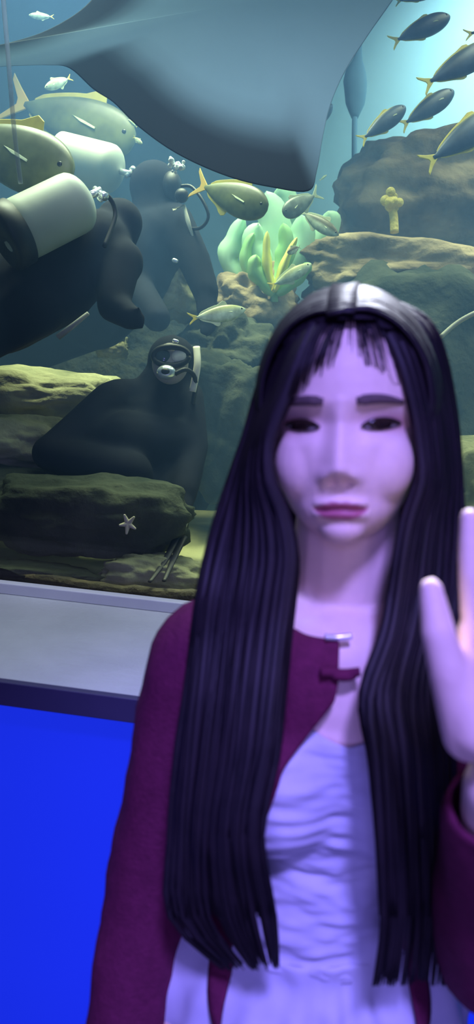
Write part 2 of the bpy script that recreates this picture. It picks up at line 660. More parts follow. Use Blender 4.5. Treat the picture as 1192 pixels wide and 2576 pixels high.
rock('boulder', 'big brown boulder with a dark hole at the upper right of the tank', 1095, 500, 3.4, 265, 165, 200, 1.0, M['rock_brown'], 0.22)
rock('rock_shelf', 'rough rock shelf with a pale crest under the big boulder', 960, 690, 2.95, 240, 85, 130, 2.2, M['rock_brown'], 0.3)
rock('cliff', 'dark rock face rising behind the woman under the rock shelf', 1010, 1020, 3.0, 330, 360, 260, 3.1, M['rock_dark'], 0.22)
rock('rock', 'olive rock behind the right side of the woman beside her raised hand', 1290, 1270, 2.3, 170, 170, 160, 4.4, M['rock_olive'], 0.3)
rock('rock', 'brown lumpy rock at the foot of the mint green plant', 640, 770, 2.9, 115, 95, 110, 5.3, M['rock_brown'], 0.4)
rock('rock', 'dark rock behind the small pale fish with a yellow tail', 560, 900, 2.75, 130, 110, 120, 6.1, M['rock_dark'], 0.35)
rock('rock', 'olive rock seen through the bent arm of the upper diver', 440, 720, 2.75, 80, 80, 80, 7.7, M['rock_olive'], 0.35)
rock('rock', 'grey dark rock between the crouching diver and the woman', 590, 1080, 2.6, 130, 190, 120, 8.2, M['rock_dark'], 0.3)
rock('rock', 'broad mossy rock slab below the pale hose stick at the left', 60, 1000, 2.4, 250, 75, 110, 9.5, M['rock_olive'], 0.28)
rock('rock', 'brightly lit olive rock at the left edge under the mossy slab', 20, 1120, 2.2, 190, 80, 100, 10.1, M['rock_olive'], 0.3)
rock('rock', 'low dark rock at the left carrying the small pale shell', 220, 1300, 1.92, 270, 110, 110, 11.6, M['rock_dark'], 0.22)
rock('rock', 'pale green rock chunk under the pronged tool by the window', 385, 1452, 1.86, 140, 62, 60, 12.4, M['rock_olive'], 0.35)
rock('rock', 'flat grey rock lying along the window at the lower left', 70, 1446, 1.84, 190, 32, 50, 13.3, M['rock_dark'], 0.25)
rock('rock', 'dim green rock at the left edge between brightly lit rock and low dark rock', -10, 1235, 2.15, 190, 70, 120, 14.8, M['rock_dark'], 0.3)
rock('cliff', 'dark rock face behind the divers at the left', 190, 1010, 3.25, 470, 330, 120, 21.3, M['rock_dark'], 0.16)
rock('rock', 'small grey stone above the crouching diver beside its shoulder', 285, 872, 2.92, 42, 34, 40, 15.2, M['rock_olive'], 0.35)
rock('rock', 'brownish grey rock at the left edge behind the steel cylinder', 20, 640, 2.9, 110, 80, 80, 16.2, M['rock_brown'], 0.3)


# ------------------------------------------------------------------ fish
def fish_mesh(prof, width, n=26, k=16):
    """prof(t): (top, bottom) half heights; t from nose 0 to tail 1; length 1 along x"""
    mb = MB()
    v, f = [], []
    for i in range(n):
        t = i / (n - 1)
        t = t ** 1.15
        top, bot = prof(t)
        x = 0.5 - t
        for j in range(k):
            q = 2 * math.pi * j / k
            hz = top if math.sin(q) >= 0 else bot
            s = math.sin(q)
            cw = math.cos(q)
            v.append((x, width * (top + bot) * 0.5 * abs(cw) ** 0.8 * (1 if cw > 0 else -1), hz * s))
    for i in range(n - 1):
        for j in range(k):
            l = (j + 1) % k
            f.append((i * k + j, i * k + l, (i + 1) * k + l, (i + 1) * k + j))
    f.append(tuple(range(k - 1, -1, -1)))
    f.append(tuple((n - 1) * k + j for j in range(k)))
    return mb.add(v, f)


def prof_slim(t):
    a = (math.sin(math.pi * min(1, t ** 0.75 * 1.0)) ** 0.8) * 0.145
    r = max(a, 0.022 if t > 0.3 else 0.006)
    return r, r * 1.05


def prof_deep(t):
    a = (math.sin(math.pi * t ** 0.66) ** 0.72) * 0.215
    r = max(a, 0.024 if t > 0.3 else 0.012)
    return r, r * 0.98


def prof_oval(t):
    a = (math.sin(math.pi * t ** 0.8) ** 0.85) * 0.165
    r = max(a, 0.020 if t > 0.3 else 0.008)
    return r * 0.85, r


def fin_part(name, outline, y, th, m, parent, lean=0.0):
    mb = MB().prism(outline, -th / 2, th / 2)
    me = mb.mesh(name, m, False)
    o = bpy.data.objects.new(name, me)
    COL.objects.link(o)
    o.parent = parent
    o.matrix_basis = Matrix.Translation((0, y, 0)) @ Matrix.Rotation(lean, 4, 'X')
    b = o.modifiers.new('bevel', 'BEVEL')
    b.width = th * 0.4
    b.segments = 2
    return o


def make_fish(name, prof, width, body_m, fin_m, tail_m, tail_len=0.20, tail_h=0.16, fh=1.0, long_fins=False):
    r = bpy.data.objects.new(name, None)
    COL.objects.link(r)
    r.empty_display_size = 0.05
    b = bpy.data.objects.new('body', fish_mesh(prof, width).mesh('fish_body', body_m))
    COL.objects.link(b)
    b.parent = r
    x0 = -0.485
    fin_part('tail_fin', [(x0 + 0.03, 0.02), (x0 - tail_len * 0.45, tail_h * 0.55), (x0 - tail_len, tail_h), (x0 - tail_len * 0.95, tail_h * 0.72), (x0 - tail_len * 0.45, tail_h * 0.12),
                          (x0 - tail_len * 0.42, -tail_h * 0.1), (x0 - tail_len * 0.95, -tail_h * 0.72), (x0 - tail_len, -tail_h), (x0 - tail_len * 0.45, -tail_h * 0.55), (x0 + 0.03, -0.02)], 0, 0.014, tail_m, r)
    t0, t1 = (0.36, 0.93)
    top = [(0.5 - t, prof(t)[0] + fh * (0.035 + 0.05 * max(0, 1 - abs(t - 0.42) / 0.1)) * (1 if t < 0.9 else 0.4)) for t in [lerp(t0, t1, i / 10) for i in range(11)]]
    base = [(0.5 - t, prof(t)[0] - 0.012) for t in [lerp(t1, t0 - 0.02, i / 10) for i in range(11)]]
    fin_part('dorsal_fin', top + base, 0, 0.012, fin_m, r)
    t0, t1 = (0.56, 0.93)
    top = [(0.5 - t, -prof(t)[1] - fh * (0.03 + 0.06 * max(0, 1 - abs(t - 0.62) / 0.1)) * (1 if t < 0.9 else 0.4)) for t in [lerp(t0, t1, i / 8) for i in range(9)]]
    base = [(0.5 - t, -prof(t)[1] + 0.012) for t in [lerp(t1, t0 - 0.02, i / 8) for i in range(9)]]
    fin_part('anal_fin', top + base, 0, 0.012, fin_m, r)
    wy = width * (prof(0.30)[0] + prof(0.30)[1]) * 0.5
    L = 0.23 if long_fins else 0.14
    for s in (1, -1):
        fin_part('pectoral_fin', [(0.20, -0.012), (0.20, -0.030), (0.20 - L * 0.6, -0.012), (0.20 - L, 0.022), (0.20 - L * 0.5, 0.010)], s * wy * 0.98, 0.008, M['fish_pale_fin'], r, s * 0.25)
        wy2 = width * (prof(0.09)[0] + prof(0.09)[1]) * 0.5
        e = bpy.data.objects.new('eye', MB().ell((0.41, s * wy2 * 0.86, prof(0.09)[0] * 0.28), (0.020, 0.012, 0.020), nu=12, nv=8).mesh('fish_eye', M['fish_eye']))
        COL.objects.link(e)
        e.parent = r
    return r


def copy_tree(o):
    c = o.copy()
    COL.objects.link(c)
    for ch in list(o.children):
        k = ch.copy()
        COL.objects.link(k)
        k.parent = c
    return c


USED = set()


def place_fish(proto, label, nose, tail, dn, dt, cat='fish', group=None, flip=False):
    """nose and root of the tail in the picture and their distances"""
    if proto.name in USED:
        o = copy_tree(proto)
    else:
        o = proto
        USED.add(proto.name)
    a, b = P(*nose, dn), P(*tail, dt)
    x = (a - b)
    L = x.length
    x.normalize()
    up = UP if not flip else -UP
    z = (up - x * up.dot(x)).normalized()
    y = z.cross(x)
    o.matrix_basis = Matrix.Translation((a + b) / 2) @ Matrix((x, y, z)).transposed().to_4x4() @ Matrix.Scale(L, 4)
    tag(o, label, cat, group)
    return o


fus = make_fish('striped_fish', prof_slim, 0.62, M['fusilier'], M['fish_yellow'], M['fish_yellow'], 0.15, 0.12, fh=0.4)
G1 = 'yellow-backed fish swimming in the bright water'
place_fish(fus, 'topmost whole yellow-backed fish in the bright water at upper right', (1132, 40), (1000, 100), 2.75, 2.7, group=G1)
place_fish(fus, 'large yellow-backed fish at the right edge with its head cut off', (1250, 110), (1082, 205), 2.6, 2.55, group=G1)
place_fish(fus, 'slim yellow-backed fish nosing up below the large edge fish', (1142, 228), (1022, 308), 2.95, 2.9, group=G1)
place_fish(fus, 'yellow-backed fish beside the paddle-shaped kelp stalk', (1020, 268), (918, 345), 2.75, 2.7, group=G1)
place_fish(fus, 'yellow-backed fish at the right edge in front of the big boulder', (1275, 268), (1090, 398), 2.6, 2.55, group=G1)
place_fish(fus, 'fish showing only its yellow-orange tail at the right edge below the topmost fish', (1315, 50), (1185, 84), 2.6, 2.6, group=G1)
place_fish(fus, 'fish just peeping into the top edge of the picture over the topmost fish', (1105, -28), (1005, 2), 2.8, 2.8, group=G1)
place_fish(fus, 'fish half hidden behind the right edge of the stingray', (836, 262), (770, 330), 2.9, 2.85, group=G1)

trev = make_fish('trevally', prof_deep, 0.42, M['trevally'], M['fish_yellow'], M['fish_orange'], 0.20, 0.20, long_fins=True)
G2 = 'big yellow-finned trevallies'
place_fish(trev, 'big yellow-finned fish with an orange tail under the trailing edge of the stingray', (338, 362), (62, 262), 2.84, 2.94, group=G2)
place_fish(trev, 'big yellow-finned fish at the left edge with its tail cut off', (182, 448), (-110, 335), 2.08, 2.2, group=G2)
place_fish(trev, 'yellow-finned fish partly covered by the lower wing edge of the stingray', (672, 530), (515, 470), 2.35, 2.45, group=G2)
pale = make_fish('pale_fish', prof_oval, 0.5, M['pale_fish'], M['fish_pale_fin'], M['fish_yellow'], 0.16, 0.12)
place_fish(pale, 'small pale green fish with a yellow tail before the dark rock', (618, 778), (492, 799), 2.3, 2.25)
place_fish(pale, 'pale silvery fish lying along the base of the mint green plant', (783, 664), (690, 715), 2.6, 2.6)
place_fish(pale, 'small thin yellowish fish above the dark tail of the stingray', (72, 38), (128, 42), 2.6, 2.62)
place_fish(pale, 'small yellow and teal fish above the orange-tailed big fish', (112, 222), (172, 198), 2.5, 2.55)
place_fish(pale, 'tiny pale fish in front of the nose of the orange-tailed big fish', (322, 300), (342, 318), 2.5, 2.52)
place_fish(pale, 'tiny pale fish below its twin, right of the orange-tailed big fish', (358, 362), (338, 346), 2.5, 2.52)
place_fish(pale, 'tiny yellowish fish high in the gap under the right tip of the stingray', (822, 440), (806, 452), 2.9, 2.92)
dark = make_fish('dark_backed_fish', prof_oval, 0.5, M['dark_fish'], M['fish_pale_fin'], M['fish_pale_fin'], 0.13, 0.11)
place_fish(dark, 'dark-backed pale-bellied fish diving beside the big boulder', (852, 592), (764, 536), 2.6, 2.65)
place_fish(dark, 'small dark fish hovering before the mint green plant', (722, 636), (752, 622), 2.45, 2.5)
grey = make_fish('grey_fish', prof_deep, 0.4, M['grey_fish'], M['fish_pale_fin'], M['fish_pale_fin'], 0.22, 0.2)
place_fish(grey, 'round grey fish under the right tip of the stingray wing', (712, 540), (790, 492), 2.5, 2.55)


# ------------------------------------------------------------------ stingray
def stingray():
    # outline of the wings seen from below: (px, py, distance, strength of the dark margin)
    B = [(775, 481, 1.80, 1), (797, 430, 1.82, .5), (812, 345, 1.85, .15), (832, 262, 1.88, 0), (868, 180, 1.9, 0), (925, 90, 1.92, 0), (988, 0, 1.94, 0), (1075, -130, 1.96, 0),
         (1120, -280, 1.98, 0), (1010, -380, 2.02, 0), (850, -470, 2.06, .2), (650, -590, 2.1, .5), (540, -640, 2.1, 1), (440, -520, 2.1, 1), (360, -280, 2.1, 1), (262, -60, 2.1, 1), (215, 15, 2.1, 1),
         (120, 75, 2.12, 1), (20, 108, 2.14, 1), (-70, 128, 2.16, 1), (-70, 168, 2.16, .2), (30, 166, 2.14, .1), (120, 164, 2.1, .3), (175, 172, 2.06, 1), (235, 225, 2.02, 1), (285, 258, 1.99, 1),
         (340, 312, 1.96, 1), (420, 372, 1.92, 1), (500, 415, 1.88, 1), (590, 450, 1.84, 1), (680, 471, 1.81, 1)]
    n = len(B)
    bs = []
    per = 6
    for i in range(n):
        p = [V((*B[(i + k) % n][:3], B[(i + k) % n][3])) for k in (-1, 0, 1, 2)]
        for j in range(per):
            u = j / per
            q = 0.5 * ((2 * p[1]) + (p[2] - p[0]) * u + (2 * p[0] - 5 * p[1] + 4 * p[2] - p[3]) * u * u + (3 * p[1] - p[0] - 3 * p[2] + p[3]) * u ** 3)
            bs.append(q)
    c = V((590, 10, 1.97, 0))
    rings = [0.0, .12, .25, .38, .5, .6, .68, .75, .81, .86, .90, .93, .955, .975, .99, 1.0]
    N = len(bs)
    v, f, att = [], [], []
    for side in (0, 1):
        for t in rings:
            for q in bs:
                m = c.lerp(q, t)
                th = 0.055 * (1 - t * t) ** 0.9 + 0.002
                r = ray(m.x, m.y)
                d = 1.95 - 0.00020 * (m.x - 590) - 0.00008 * (m.y - 10) + (-0.08 * th if side == 0 else th)
                v.append(CAM + r * d)
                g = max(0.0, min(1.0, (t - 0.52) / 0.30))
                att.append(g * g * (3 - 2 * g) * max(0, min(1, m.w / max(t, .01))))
    R = len(rings)
    for side in (0, 1):
        o = side * R * N
        for i in range(R - 1):
            for k in range(N):
                l = (k + 1) % N
                q = (o + i * N + k, o + i * N + l, o + (i + 1) * N + l, o + (i + 1) * N + k)
                f.append(q if side == 0 else q[::-1])
    for k in range(N):
        l = (k + 1) % N
        a, b = (R - 1) * N, R * N + (R - 1) * N
        f.append((a + k, a + l, b + l, b + k))
    me = bpy.data.meshes.new('body')
    me.from_pydata([tuple(p) for p in v], [], f)
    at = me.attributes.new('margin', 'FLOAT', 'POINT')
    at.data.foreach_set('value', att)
    bm = bmesh.new()
    bm.from_mesh(me)
    bmesh.ops.remove_doubles(bm, verts=bm.verts, dist=1e-5)
    bmesh.ops.recalc_face_normals(bm, faces=bm.faces)
    bm.to_mesh(me)
    bm.free()
    me.polygons.foreach_set('use_smooth', [True] * len(me.polygons))
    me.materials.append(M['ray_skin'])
    root = empty('stingray', P(590, 10, 1.99), 'huge grey stingray gliding across the top, pale underside toward the glass', 'stingray')
    link('body', me, root)
    pts = spline([P(0, 140, 2.19), P(-150, 175, 2.22), P(-500, 260, 2.35), P(-900, 300, 2.6)], 24)
    MB().tube(pts, [lerp(0.026, 0.004, i / 23) for i in range(24)], 12).build('tail', M['ray_skin'], root)
    return root


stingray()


# ------------------------------------------------------------------ divers
def CH(mb, pts):
    """chain of rounded limbs through (px, py, distance, radius in px)"""
    q = [(P(x, y, d), S(r, d)) for x, y, d, r in pts]
    mb.chain([a for a, _ in q], [b for _, b in q])
    return mb


def cylinder_tank(parent, a, b, r, boot=True, valve=True):
    """air cylinder from foot a to neck b"""
    a, b = V(a), V(b)
    d = (b - a).normalized()
    L = (b - a).length
    prof = [(0, r * 0.6), (0.01, r * 0.9), (0.03, r)]
    prof += [(0.25, r), (0.5, r), (0.78, r)]
    for k in range(1, 8):
        q = math.pi / 2 * k / 8
        prof.append((0.80 + 0.18 * math.sin(q), max(r * math.cos(q), r * 0.2)))
    t = MB().tube([a + d * (L * x) for x, _ in prof], [y for _, y in prof], 32).build('air_tank', M['tank_metal'], parent)
    if boot:
        bp = [(-0.05, r * 0.35), (-0.05, r * 0.85), (-0.03, r * 1.05), (0.0, r * 1.10), (0.16, r * 1.08), (0.17, r * 1.0)]
        bo = MB().tube([a + d * (L * x) for x, _ in bp], [y for _, y in bp], 32).build('tank_boot', M['black_rubber'], t)
    if valve:
        e = d.orthogonal().normalized()
        side = (RIGHT - d * RIGHT.dot(d)).normalized()
        mb = MB().tube([b - d * 0.01, b + d * r * 0.45], r * 0.13, 12)
        mb.tube([b + d * r * 0.35 - side * r * 0.22, b + d * r * 0.35 + side * r * 0.26], r * 0.09, 12)
        mb.tube([b + d * r * 0.35 + side * r * 0.24, b + d * r * 0.35 + side * r * 0.42], [r * 0.14, r * 0.14], 12)
        mb.build('tank_valve', M['chrome'], t)
    return t


def clip(parent, name, a, b, r, m='chrome'):
    return MB().cap(a, r, b, r * 0.85, 12).build(name, M[m], parent)


def diver_upper():
    root = empty('scuba_diver', P(250, 760, 2.65), 'scuba diver with head near the glass top, dark wetsuit, one arm reaching down right', 'diver', 'scuba divers in dark wetsuits')
    mb = MB()
    CH(mb, [(388, 470, 2.63, 64), (392, 510, 2.63, 58), (385, 580, 2.63, 60)])          # head and neck
    CH(mb, [(395, 600, 2.63, 84), (330, 680, 2.65, 108), (240, 780, 2.70, 100)])         # trunk
    CH(mb, [(300, 610, 2.65, 70), (430, 570, 2.61, 56)])                                 # shoulders
    CH(mb, [(437, 562, 2.59, 52), (488, 655, 2.53, 42), (518, 735, 2.49, 34)])          # reaching arm
    CH(mb, [(518, 735, 2.49, 30), (520, 790, 2.47, 26)])
    for k, (x, y) in enumerate(((506, 835), (518, 842), (530, 840), (540, 828))):       # glove fingers
        CH(mb, [(510 + 6 * k, 790, 2.47, 10), (x, y, 2.45, 8)])
    CH(mb, [(540, 775, 2.46, 10), (556, 800, 2.44, 8)])
    CH(mb, [(320, 620, 2.65, 54), (345, 730, 2.55, 44), (395, 800, 2.47, 36)])            # other arm
    CH(mb, [(250, 770, 2.70, 92), (80, 800, 2.75, 74), (-150, 800, 2.80, 56)])           # legs
    CH(mb, [(230, 800, 2.75, 80), (60, 880, 2.80, 62), (-150, 980, 2.85, 50)])
    link('wetsuit', remesh(mb, 0.011, 6, 'wetsuit'), root).data.materials.append(M['wetsuit'])
    cylinder_tank(root, P(150, 392, 2.67), P(306, 432, 2.61), S(58, 2.65), False)
    # hood seam, mask strap and mask on the far side of the head
    MB().ell(P(432, 470, 2.58), (S(26, 2.58), S(34, 2.58), S(38, 2.58)), (RIGHT, FWD, UP)).build('mask', M['black_rubber'], root)
    MB().tube(spline([P(455, 468, 2.50), P(482, 470, 2.49), P(510, 505, 2.47), P(524, 545, 2.47), P(505, 573, 2.49), P(470, 575, 2.53)], 24), S(4.2, 2.50), 8).build('hose', M['black_rubber'], root)
    reg = MB().ell(P(457, 492, 2.49), (S(18, 2.49), S(16, 2.49), S(18, 2.49)), (RIGHT, FWD, UP)).build('regulator', M['black_rubber'], root)
    MB().tube([P(434, 527, 2.50), P(462, 518, 2.50), P(472, 555, 2.50), P(484, 594, 2.50)], [S(5, 2.50), S(6, 2.50), S(6, 2.50), S(3, 2.50)], 8, 0.4, RIGHT).build('harness_strap', M['pale_strap'], root)['label'] = 'pale cream harness strap on the shoulder'
    clip(root, 'buckle', P(240, 609, 2.45), P(258, 614, 2.45), S(8, 2.45))
    clip(root, 'buckle', P(438, 655, 2.49), P(444, 657, 2.49), S(6, 2.49))
    return root


def diver_left():
    root = empty('scuba_diver', P(40, 760, 2.1), 'scuba diver at the left edge carrying the large steel cylinder, back turned', 'diver', 'scuba divers in dark wetsuits')
    mb = MB()
    CH(mb, [(300, 560, 2.22, 60), (285, 600, 2.22, 58)])
    CH(mb, [(245, 620, 2.18, 90), (130, 700, 2.15, 120), (0, 770, 2.15, 120)])
    CH(mb, [(180, 590, 2.2, 70), (300, 660, 2.15, 62)])
    CH(mb, [(300, 660, 2.14, 56), (285, 770, 2.08, 42), (330, 800, 2.05, 32)])
    for k in range(4):
        CH(mb, [(335, 790 + 8 * k, 2.05, 10), (362 - 2 * k, 800 + 9 * k, 2.03, 8)])
    CH(mb, [(330, 785, 2.04, 10), (348, 776, 2.02, 8)])
    CH(mb, [(10, 770, 2.15, 110), (-160, 840, 2.15, 84), (-330, 900, 2.2, 62)])
    CH(mb, [(80, 760, 2.1, 90), (-60, 850, 2.1, 70), (-250, 960, 2.15, 54)])
    link('wetsuit', remesh(mb, 0.011, 6, 'wetsuit'), root).data.materials.append(M['wetsuit'])
    cylinder_tank(root, P(12, 598, 1.93), P(226, 492, 2.02), S(76, 1.97))
    clip(root, 'buckle', P(250, 498, 2.05), P(254, 503, 2.05), S(7, 2.05))
    MB().tube(spline([P(232, 486, 2.02), P(270, 492, 2.04), P(290, 540, 2.06), P(262, 620, 2.03)], 20), S(6, 2.04), 8).build('hose', M['black_rubber'], root)
    return root


def diver_low():
    root = empty('scuba_diver', P(330, 1270, 2.25), 'scuba diver crouching on the rocks, pale masked face, long pronged tool in front', 'diver', 'scuba divers in dark wetsuits')
    mb = MB()
    CH(mb, [(432, 905, 2.22, 62), (425, 950, 2.22, 56)])
    CH(mb, [(420, 985, 2.24, 80), (390, 1080, 2.24, 112), (390, 1160, 2.22, 100)])
    CH(mb, [(300, 1010, 2.22, 58), (470, 1000, 2.22, 44)])
    CH(mb, [(285, 1020, 2.2, 62), (200, 1090, 2.12, 56), (125, 1140, 2.05, 44)])
    CH(mb, [(125, 1140, 2.05, 46), (230, 1170, 2.04, 56), (330, 1190, 2.02, 56)])
    CH(mb, [(230, 1120, 2.12, 60), (320, 1120, 2.12, 90), (440, 1120, 2.14, 70)])
    CH(mb, [(470, 1010, 2.2, 44), (485, 1120, 2.14, 40), (462, 1240, 2.02, 36)])
    CH(mb, [(380, 1170, 2.2, 92), (300, 1230, 2.1, 72), (200, 1230, 2.2, 58)])
    CH(mb, [(420, 1170, 2.2, 84), (440, 1240, 2.08, 56), (470, 1180, 2.3, 44)])
    CH(mb, [(462, 1240, 2.02, 28), (462, 1280, 1.98, 24)])
    for k in range(4):
        CH(mb, [(452 + 7 * k, 1282, 1.98, 9), (444 + 8 * k, 1318, 1.96, 7)])
    CH(mb, [(446, 1268, 1.97, 9), (428, 1290, 1.95, 7)])
    link('wetsuit', remesh(mb, 0.010, 6, 'wetsuit'), root).data.materials.append(M['wetsuit'])
    f = MB().ell(P(428, 915, 2.13), (S(46, 2.13), S(30, 2.13), S(52, 2.13)), (RIGHT, FWD, UP), 24, 16).build('face', M['pale_skin'], root)
    f['label'] = 'pale face showing in the hood opening'
    mk = MB()
    loop = [P(430 + 44 * math.cos(a), 896 + 24 * math.sin(a), 2.095 + 0.012 * math.cos(a) ** 2) for a in [2 * math.pi * k / 24 for k in range(25)]]
    mk.tube(loop, S(8, 2.1), 8)
    mask = mk.build('mask', M['black_rubber'], root)
    for x in (410, 450):
        MB().ell(P(x, 896, 2.10), (S(19, 2.1), S(6, 2.1), S(18, 2.1)), (RIGHT, FWD, UP), 16, 10).build('mask_lens', M['pale_strap'] if x > 430 else M['lens'], mask)
    rg = MB().ell(P(418, 936, 2.08), (S(24, 2.08), S(16, 2.08), S(18, 2.08)), (RIGHT, FWD, UP), 20, 12).build('regulator', M['chrome'], root)
    MB().ell(P(416, 934, 2.06), (S(11, 2.06), S(7, 2.06), S(8, 2.06)), (RIGHT, FWD, UP), 16, 10).build('purge_button', M['black_rubber'], rg)
    MB().tube(spline([P(440, 940, 2.08), P(470, 930, 2.09), P(492, 960, 2.12), P(480, 1040, 2.16)], 16), S(6, 2.1), 8).build('hose', M['black_rubber'], root)
    MB().tube(spline([P(494, 872, 2.14), P(496, 920, 2.12), P(484, 985, 2.12)], 12), [S(9, 2.12)] * 12, 8, 0.4, RIGHT).build('harness_strap', M['pale_strap'], root)['label'] = 'pale strap hanging beside the face'
    clip(root, 'buckle', P(438, 857, 2.12), P(446, 859, 2.12), S(5, 2.12))
    return root


diver_upper()
diver_left()
diver_low()

tool = empty('pronged_tool', P(440, 1320, 1.93), 'dark two-pronged tool with a pale grip pointing down at the pale green rock', 'tool')
MB().cap(P(466, 1305, 1.95), S(11, 1.95), P(444, 1365, 1.90), S(9, 1.9)).build('grip', M['pale_rod'], tool)['label'] = 'pale grey grip'
for a, b, c in (((448, 1345), (415, 1410), (376, 1464)), ((462, 1350), (435, 1410), (412, 1462))):
    MB().tube(spline([P(*a, 1.91), P(*b, 1.84), P(*c, 1.76)], 14), [S(lerp(11, 5, i / 13), 1.84) for i in range(14)], 10, 0.5, RIGHT).build('prong', M['black_rubber'], tool)

o = MB()
for k in range(26):
    o.ell(P(446 + random.gauss(0, 9), 418 + random.gauss(0, 8), 2.2 + random.gauss(0, 0.012)), S(random.uniform(2.5, 8), 2.2), nu=12, nv=8)
tag(o.build('bubble_cluster', M['bubble']), 'bright cluster of air bubbles rising over the upper diver head', 'bubbles', kind='stuff')

# ------------------------------------------------------------------ plants and small things in the tank
def leaf(mb, path, width, d0, d1, th=0.012, n=16, curl=0.03):
    """a broad blade along a picture path, with a folded midrib and thickness"""
    pts = spline([V((x, y, lerp(d0, d1, i / (len(path) - 1)))) for i, (x, y) in enumerate(path)], n)
    v, f = [], []
    for i, p in enumerate(pts):
        t = i / (n - 1)
        a, b = pts[max(i - 1, 0)], pts[min(i + 1, n - 1)]
        q = V((b.x - a.x, b.y - a.y)).normalized()
        nx, ny = -q.y, q.x
        wd = width * (math.sin(math.pi * min(1, 0.08 + t * 0.92)) ** 0.6) * (1 + 0.10 * math.sin(t * 17))
        for s in (-1, -0.5, 0, 0.5, 1):
            for side in (0, 1):
                v.append(P(p.x + nx * wd * s, p.y + ny * wd * s, p.z + curl * s * s + side * th))
    for i in range(n - 1):
        for k in range(4):
            a = i * 10 + k * 2
            f.append((a, a + 2, a + 12, a + 10))
            f.append((a + 1, a + 11, a + 13, a + 3))
        f.append((i * 10, i * 10 + 10, i * 10 + 11, i * 10 + 1))
        f.append((i * 10 + 8, i * 10 + 9, i * 10 + 19, i * 10 + 18))
    for b in (0, (n - 1) * 10):
        for k in range(4):
            f.append((b + k * 2, b + k * 2 + 1, b + k * 2 + 3, b + k * 2 + 2))
    return mb.add(v, f)


pl = empty('aquarium_plant', P(690, 735, 2.75), 'mint green broad-leaved aquarium plant standing on the brown lumpy rock', 'plant')
for path, wd, d, m in (
        ([(600, 700), (575, 650), (590, 600), (612, 545)], 28, 2.85, 'leaf_mint'),
        ([(690, 730), (660, 670), (635, 610), (650, 560)], 34, 2.82, 'leaf_mint'),
        ([(690, 735), (695, 640), (690, 560), (670, 480)], 50, 2.9, 'leaf_mint'),
        ([(690, 735), (730, 660), (760, 600), (758, 540)], 40, 2.86, 'leaf_mint'),
        ([(690, 735), (674, 680), (670, 630), (672, 580)], 12, 2.72, 'leaf_yellow'),
        ([(690, 735), (705, 690), (725, 640), (748, 596)], 11, 2.72, 'leaf_yellow'),
        ([(690, 740), (655, 700), (640, 670), (645, 640)], 22, 2.74, 'leaf_green'),
        ([(695, 740), (735, 710), (765, 680), (782, 662)], 18, 2.74, 'leaf_green'),
        ([(690, 735), (712, 660), (720, 610), (712, 560)], 24, 2.78, 'leaf_green'),
        ([(640, 720), (620, 670), (622, 620), (640, 585)], 16, 2.80, 'leaf_green'),
        ([(760, 640), (800, 600), (830, 560), (825, 530)], 34, 2.95, 'leaf_mint'),
        ([(700, 600), (720, 540), (716, 500), (700, 470)], 40, 3.0, 'leaf_mint')):
    leaf(MB(), path, wd, d, d - 0.04).build('leaf', M[m], pl)
MB().tube([P(690, 760, 2.78), P(690, 700, 2.78)], S(10, 2.78), 10).build('stem', M['leaf_green'], pl)

cf = empty('yellow_coral', P(985, 590, 2.98), 'small yellow tree-shaped coral in front of the big boulder', 'coral')
MB().tube(spline([P(992, 585, 2.95), P(990, 545, 2.95), P(984, 515, 2.95)], 10), [S(11, 2.95)] * 10, 10).build('stem', M['coral_yellow'], cf)
mb = MB()
for k in range(16):
    mb.ell(P(982 + random.gauss(0, 9), 506 + random.gauss(0, 10), 2.94 + random.gauss(0, 0.008)), S(random.uniform(8, 14), 2.95), nu=12, nv=8)
MB.build(mb, 'crown', M['coral_yellow'], cf)

kp = empty('kelp', P(892, 395, 4.2), 'tall blue-grey paddle-shaped kelp standing in the bright water beside the stingray', 'kelp')
pts = [(905, 110, 5), (900, 150, 12), (895, 180, 26), (893, 205, 30), (894, 230, 28), (893, 262, 24), (892, 285, 14), (892, 300, 7)]
MB().tube([P(x, y, 4.2) for x, y, _ in pts], [S(r, 4.2) for _, _, r in pts], 14, 0.5, RIGHT).build('blade', M['kelp_grey'], kp)
kb = P(891, 400, 4.2)
MB().tube([P(892, 296, 4.2), kb, V((kb.x, kb.y, FLOOR))], S(7, 4.2), 10).build('stalk', M['kelp_grey'], kp)

sh = MB()
for a in range(5):
    q = 2 * math.pi * a / 5 + 0.5
    sh.cap(P(322, 1318, 1.77), S(8, 1.77), P(322 + 20 * math.cos(q), 1318 + 24 * math.sin(q), 1.765), S(3, 1.77), 10)
tag(sh.build('starfish', M['pale_shell']), 'small pale star-shaped creature resting on the low dark rock', 'starfish')
tag(MB().tube([P(146, 848, 1.90), P(185, 818, 1.89), P(222, 788, 1.88)], [S(8, 1.95), S(7, 1.95), S(5, 1.95)], 10).build('stick', M['pale_rod']), 'short pale stick slanting under the left diver', 'stick')
tag(MB().tube(spline([P(1108, 848, 2.3), P(1150, 812, 2.3), P(1200, 785, 2.28), P(1290, 750, 2.26)], 16), S(6, 2.3), 10).build('branch', M['pale_rod']), 'thin pale branch at the right edge beside the woman hair', 'branch')
tag(MB().tube(spline([P(6, -30, 1.72), P(22, 160, 1.74), P(36, 330, 1.76), P(52, 462, 1.78)], 20), [S(6, 1.75)] * 20, 8, 0.5, RIGHT).build('air_line', M['hose_clear']), 'pale thin air line hanging down the left edge of the window', 'hose')

# ------------------------------------------------------------------ the woman
D0 = 0.735
AX = PH(866, 1560, D0)


def W(r, f, z):
    return V((AX.x, AX.y, 0)) + RIGHT_H * r - FWD_H * f + V((0, 0, z))


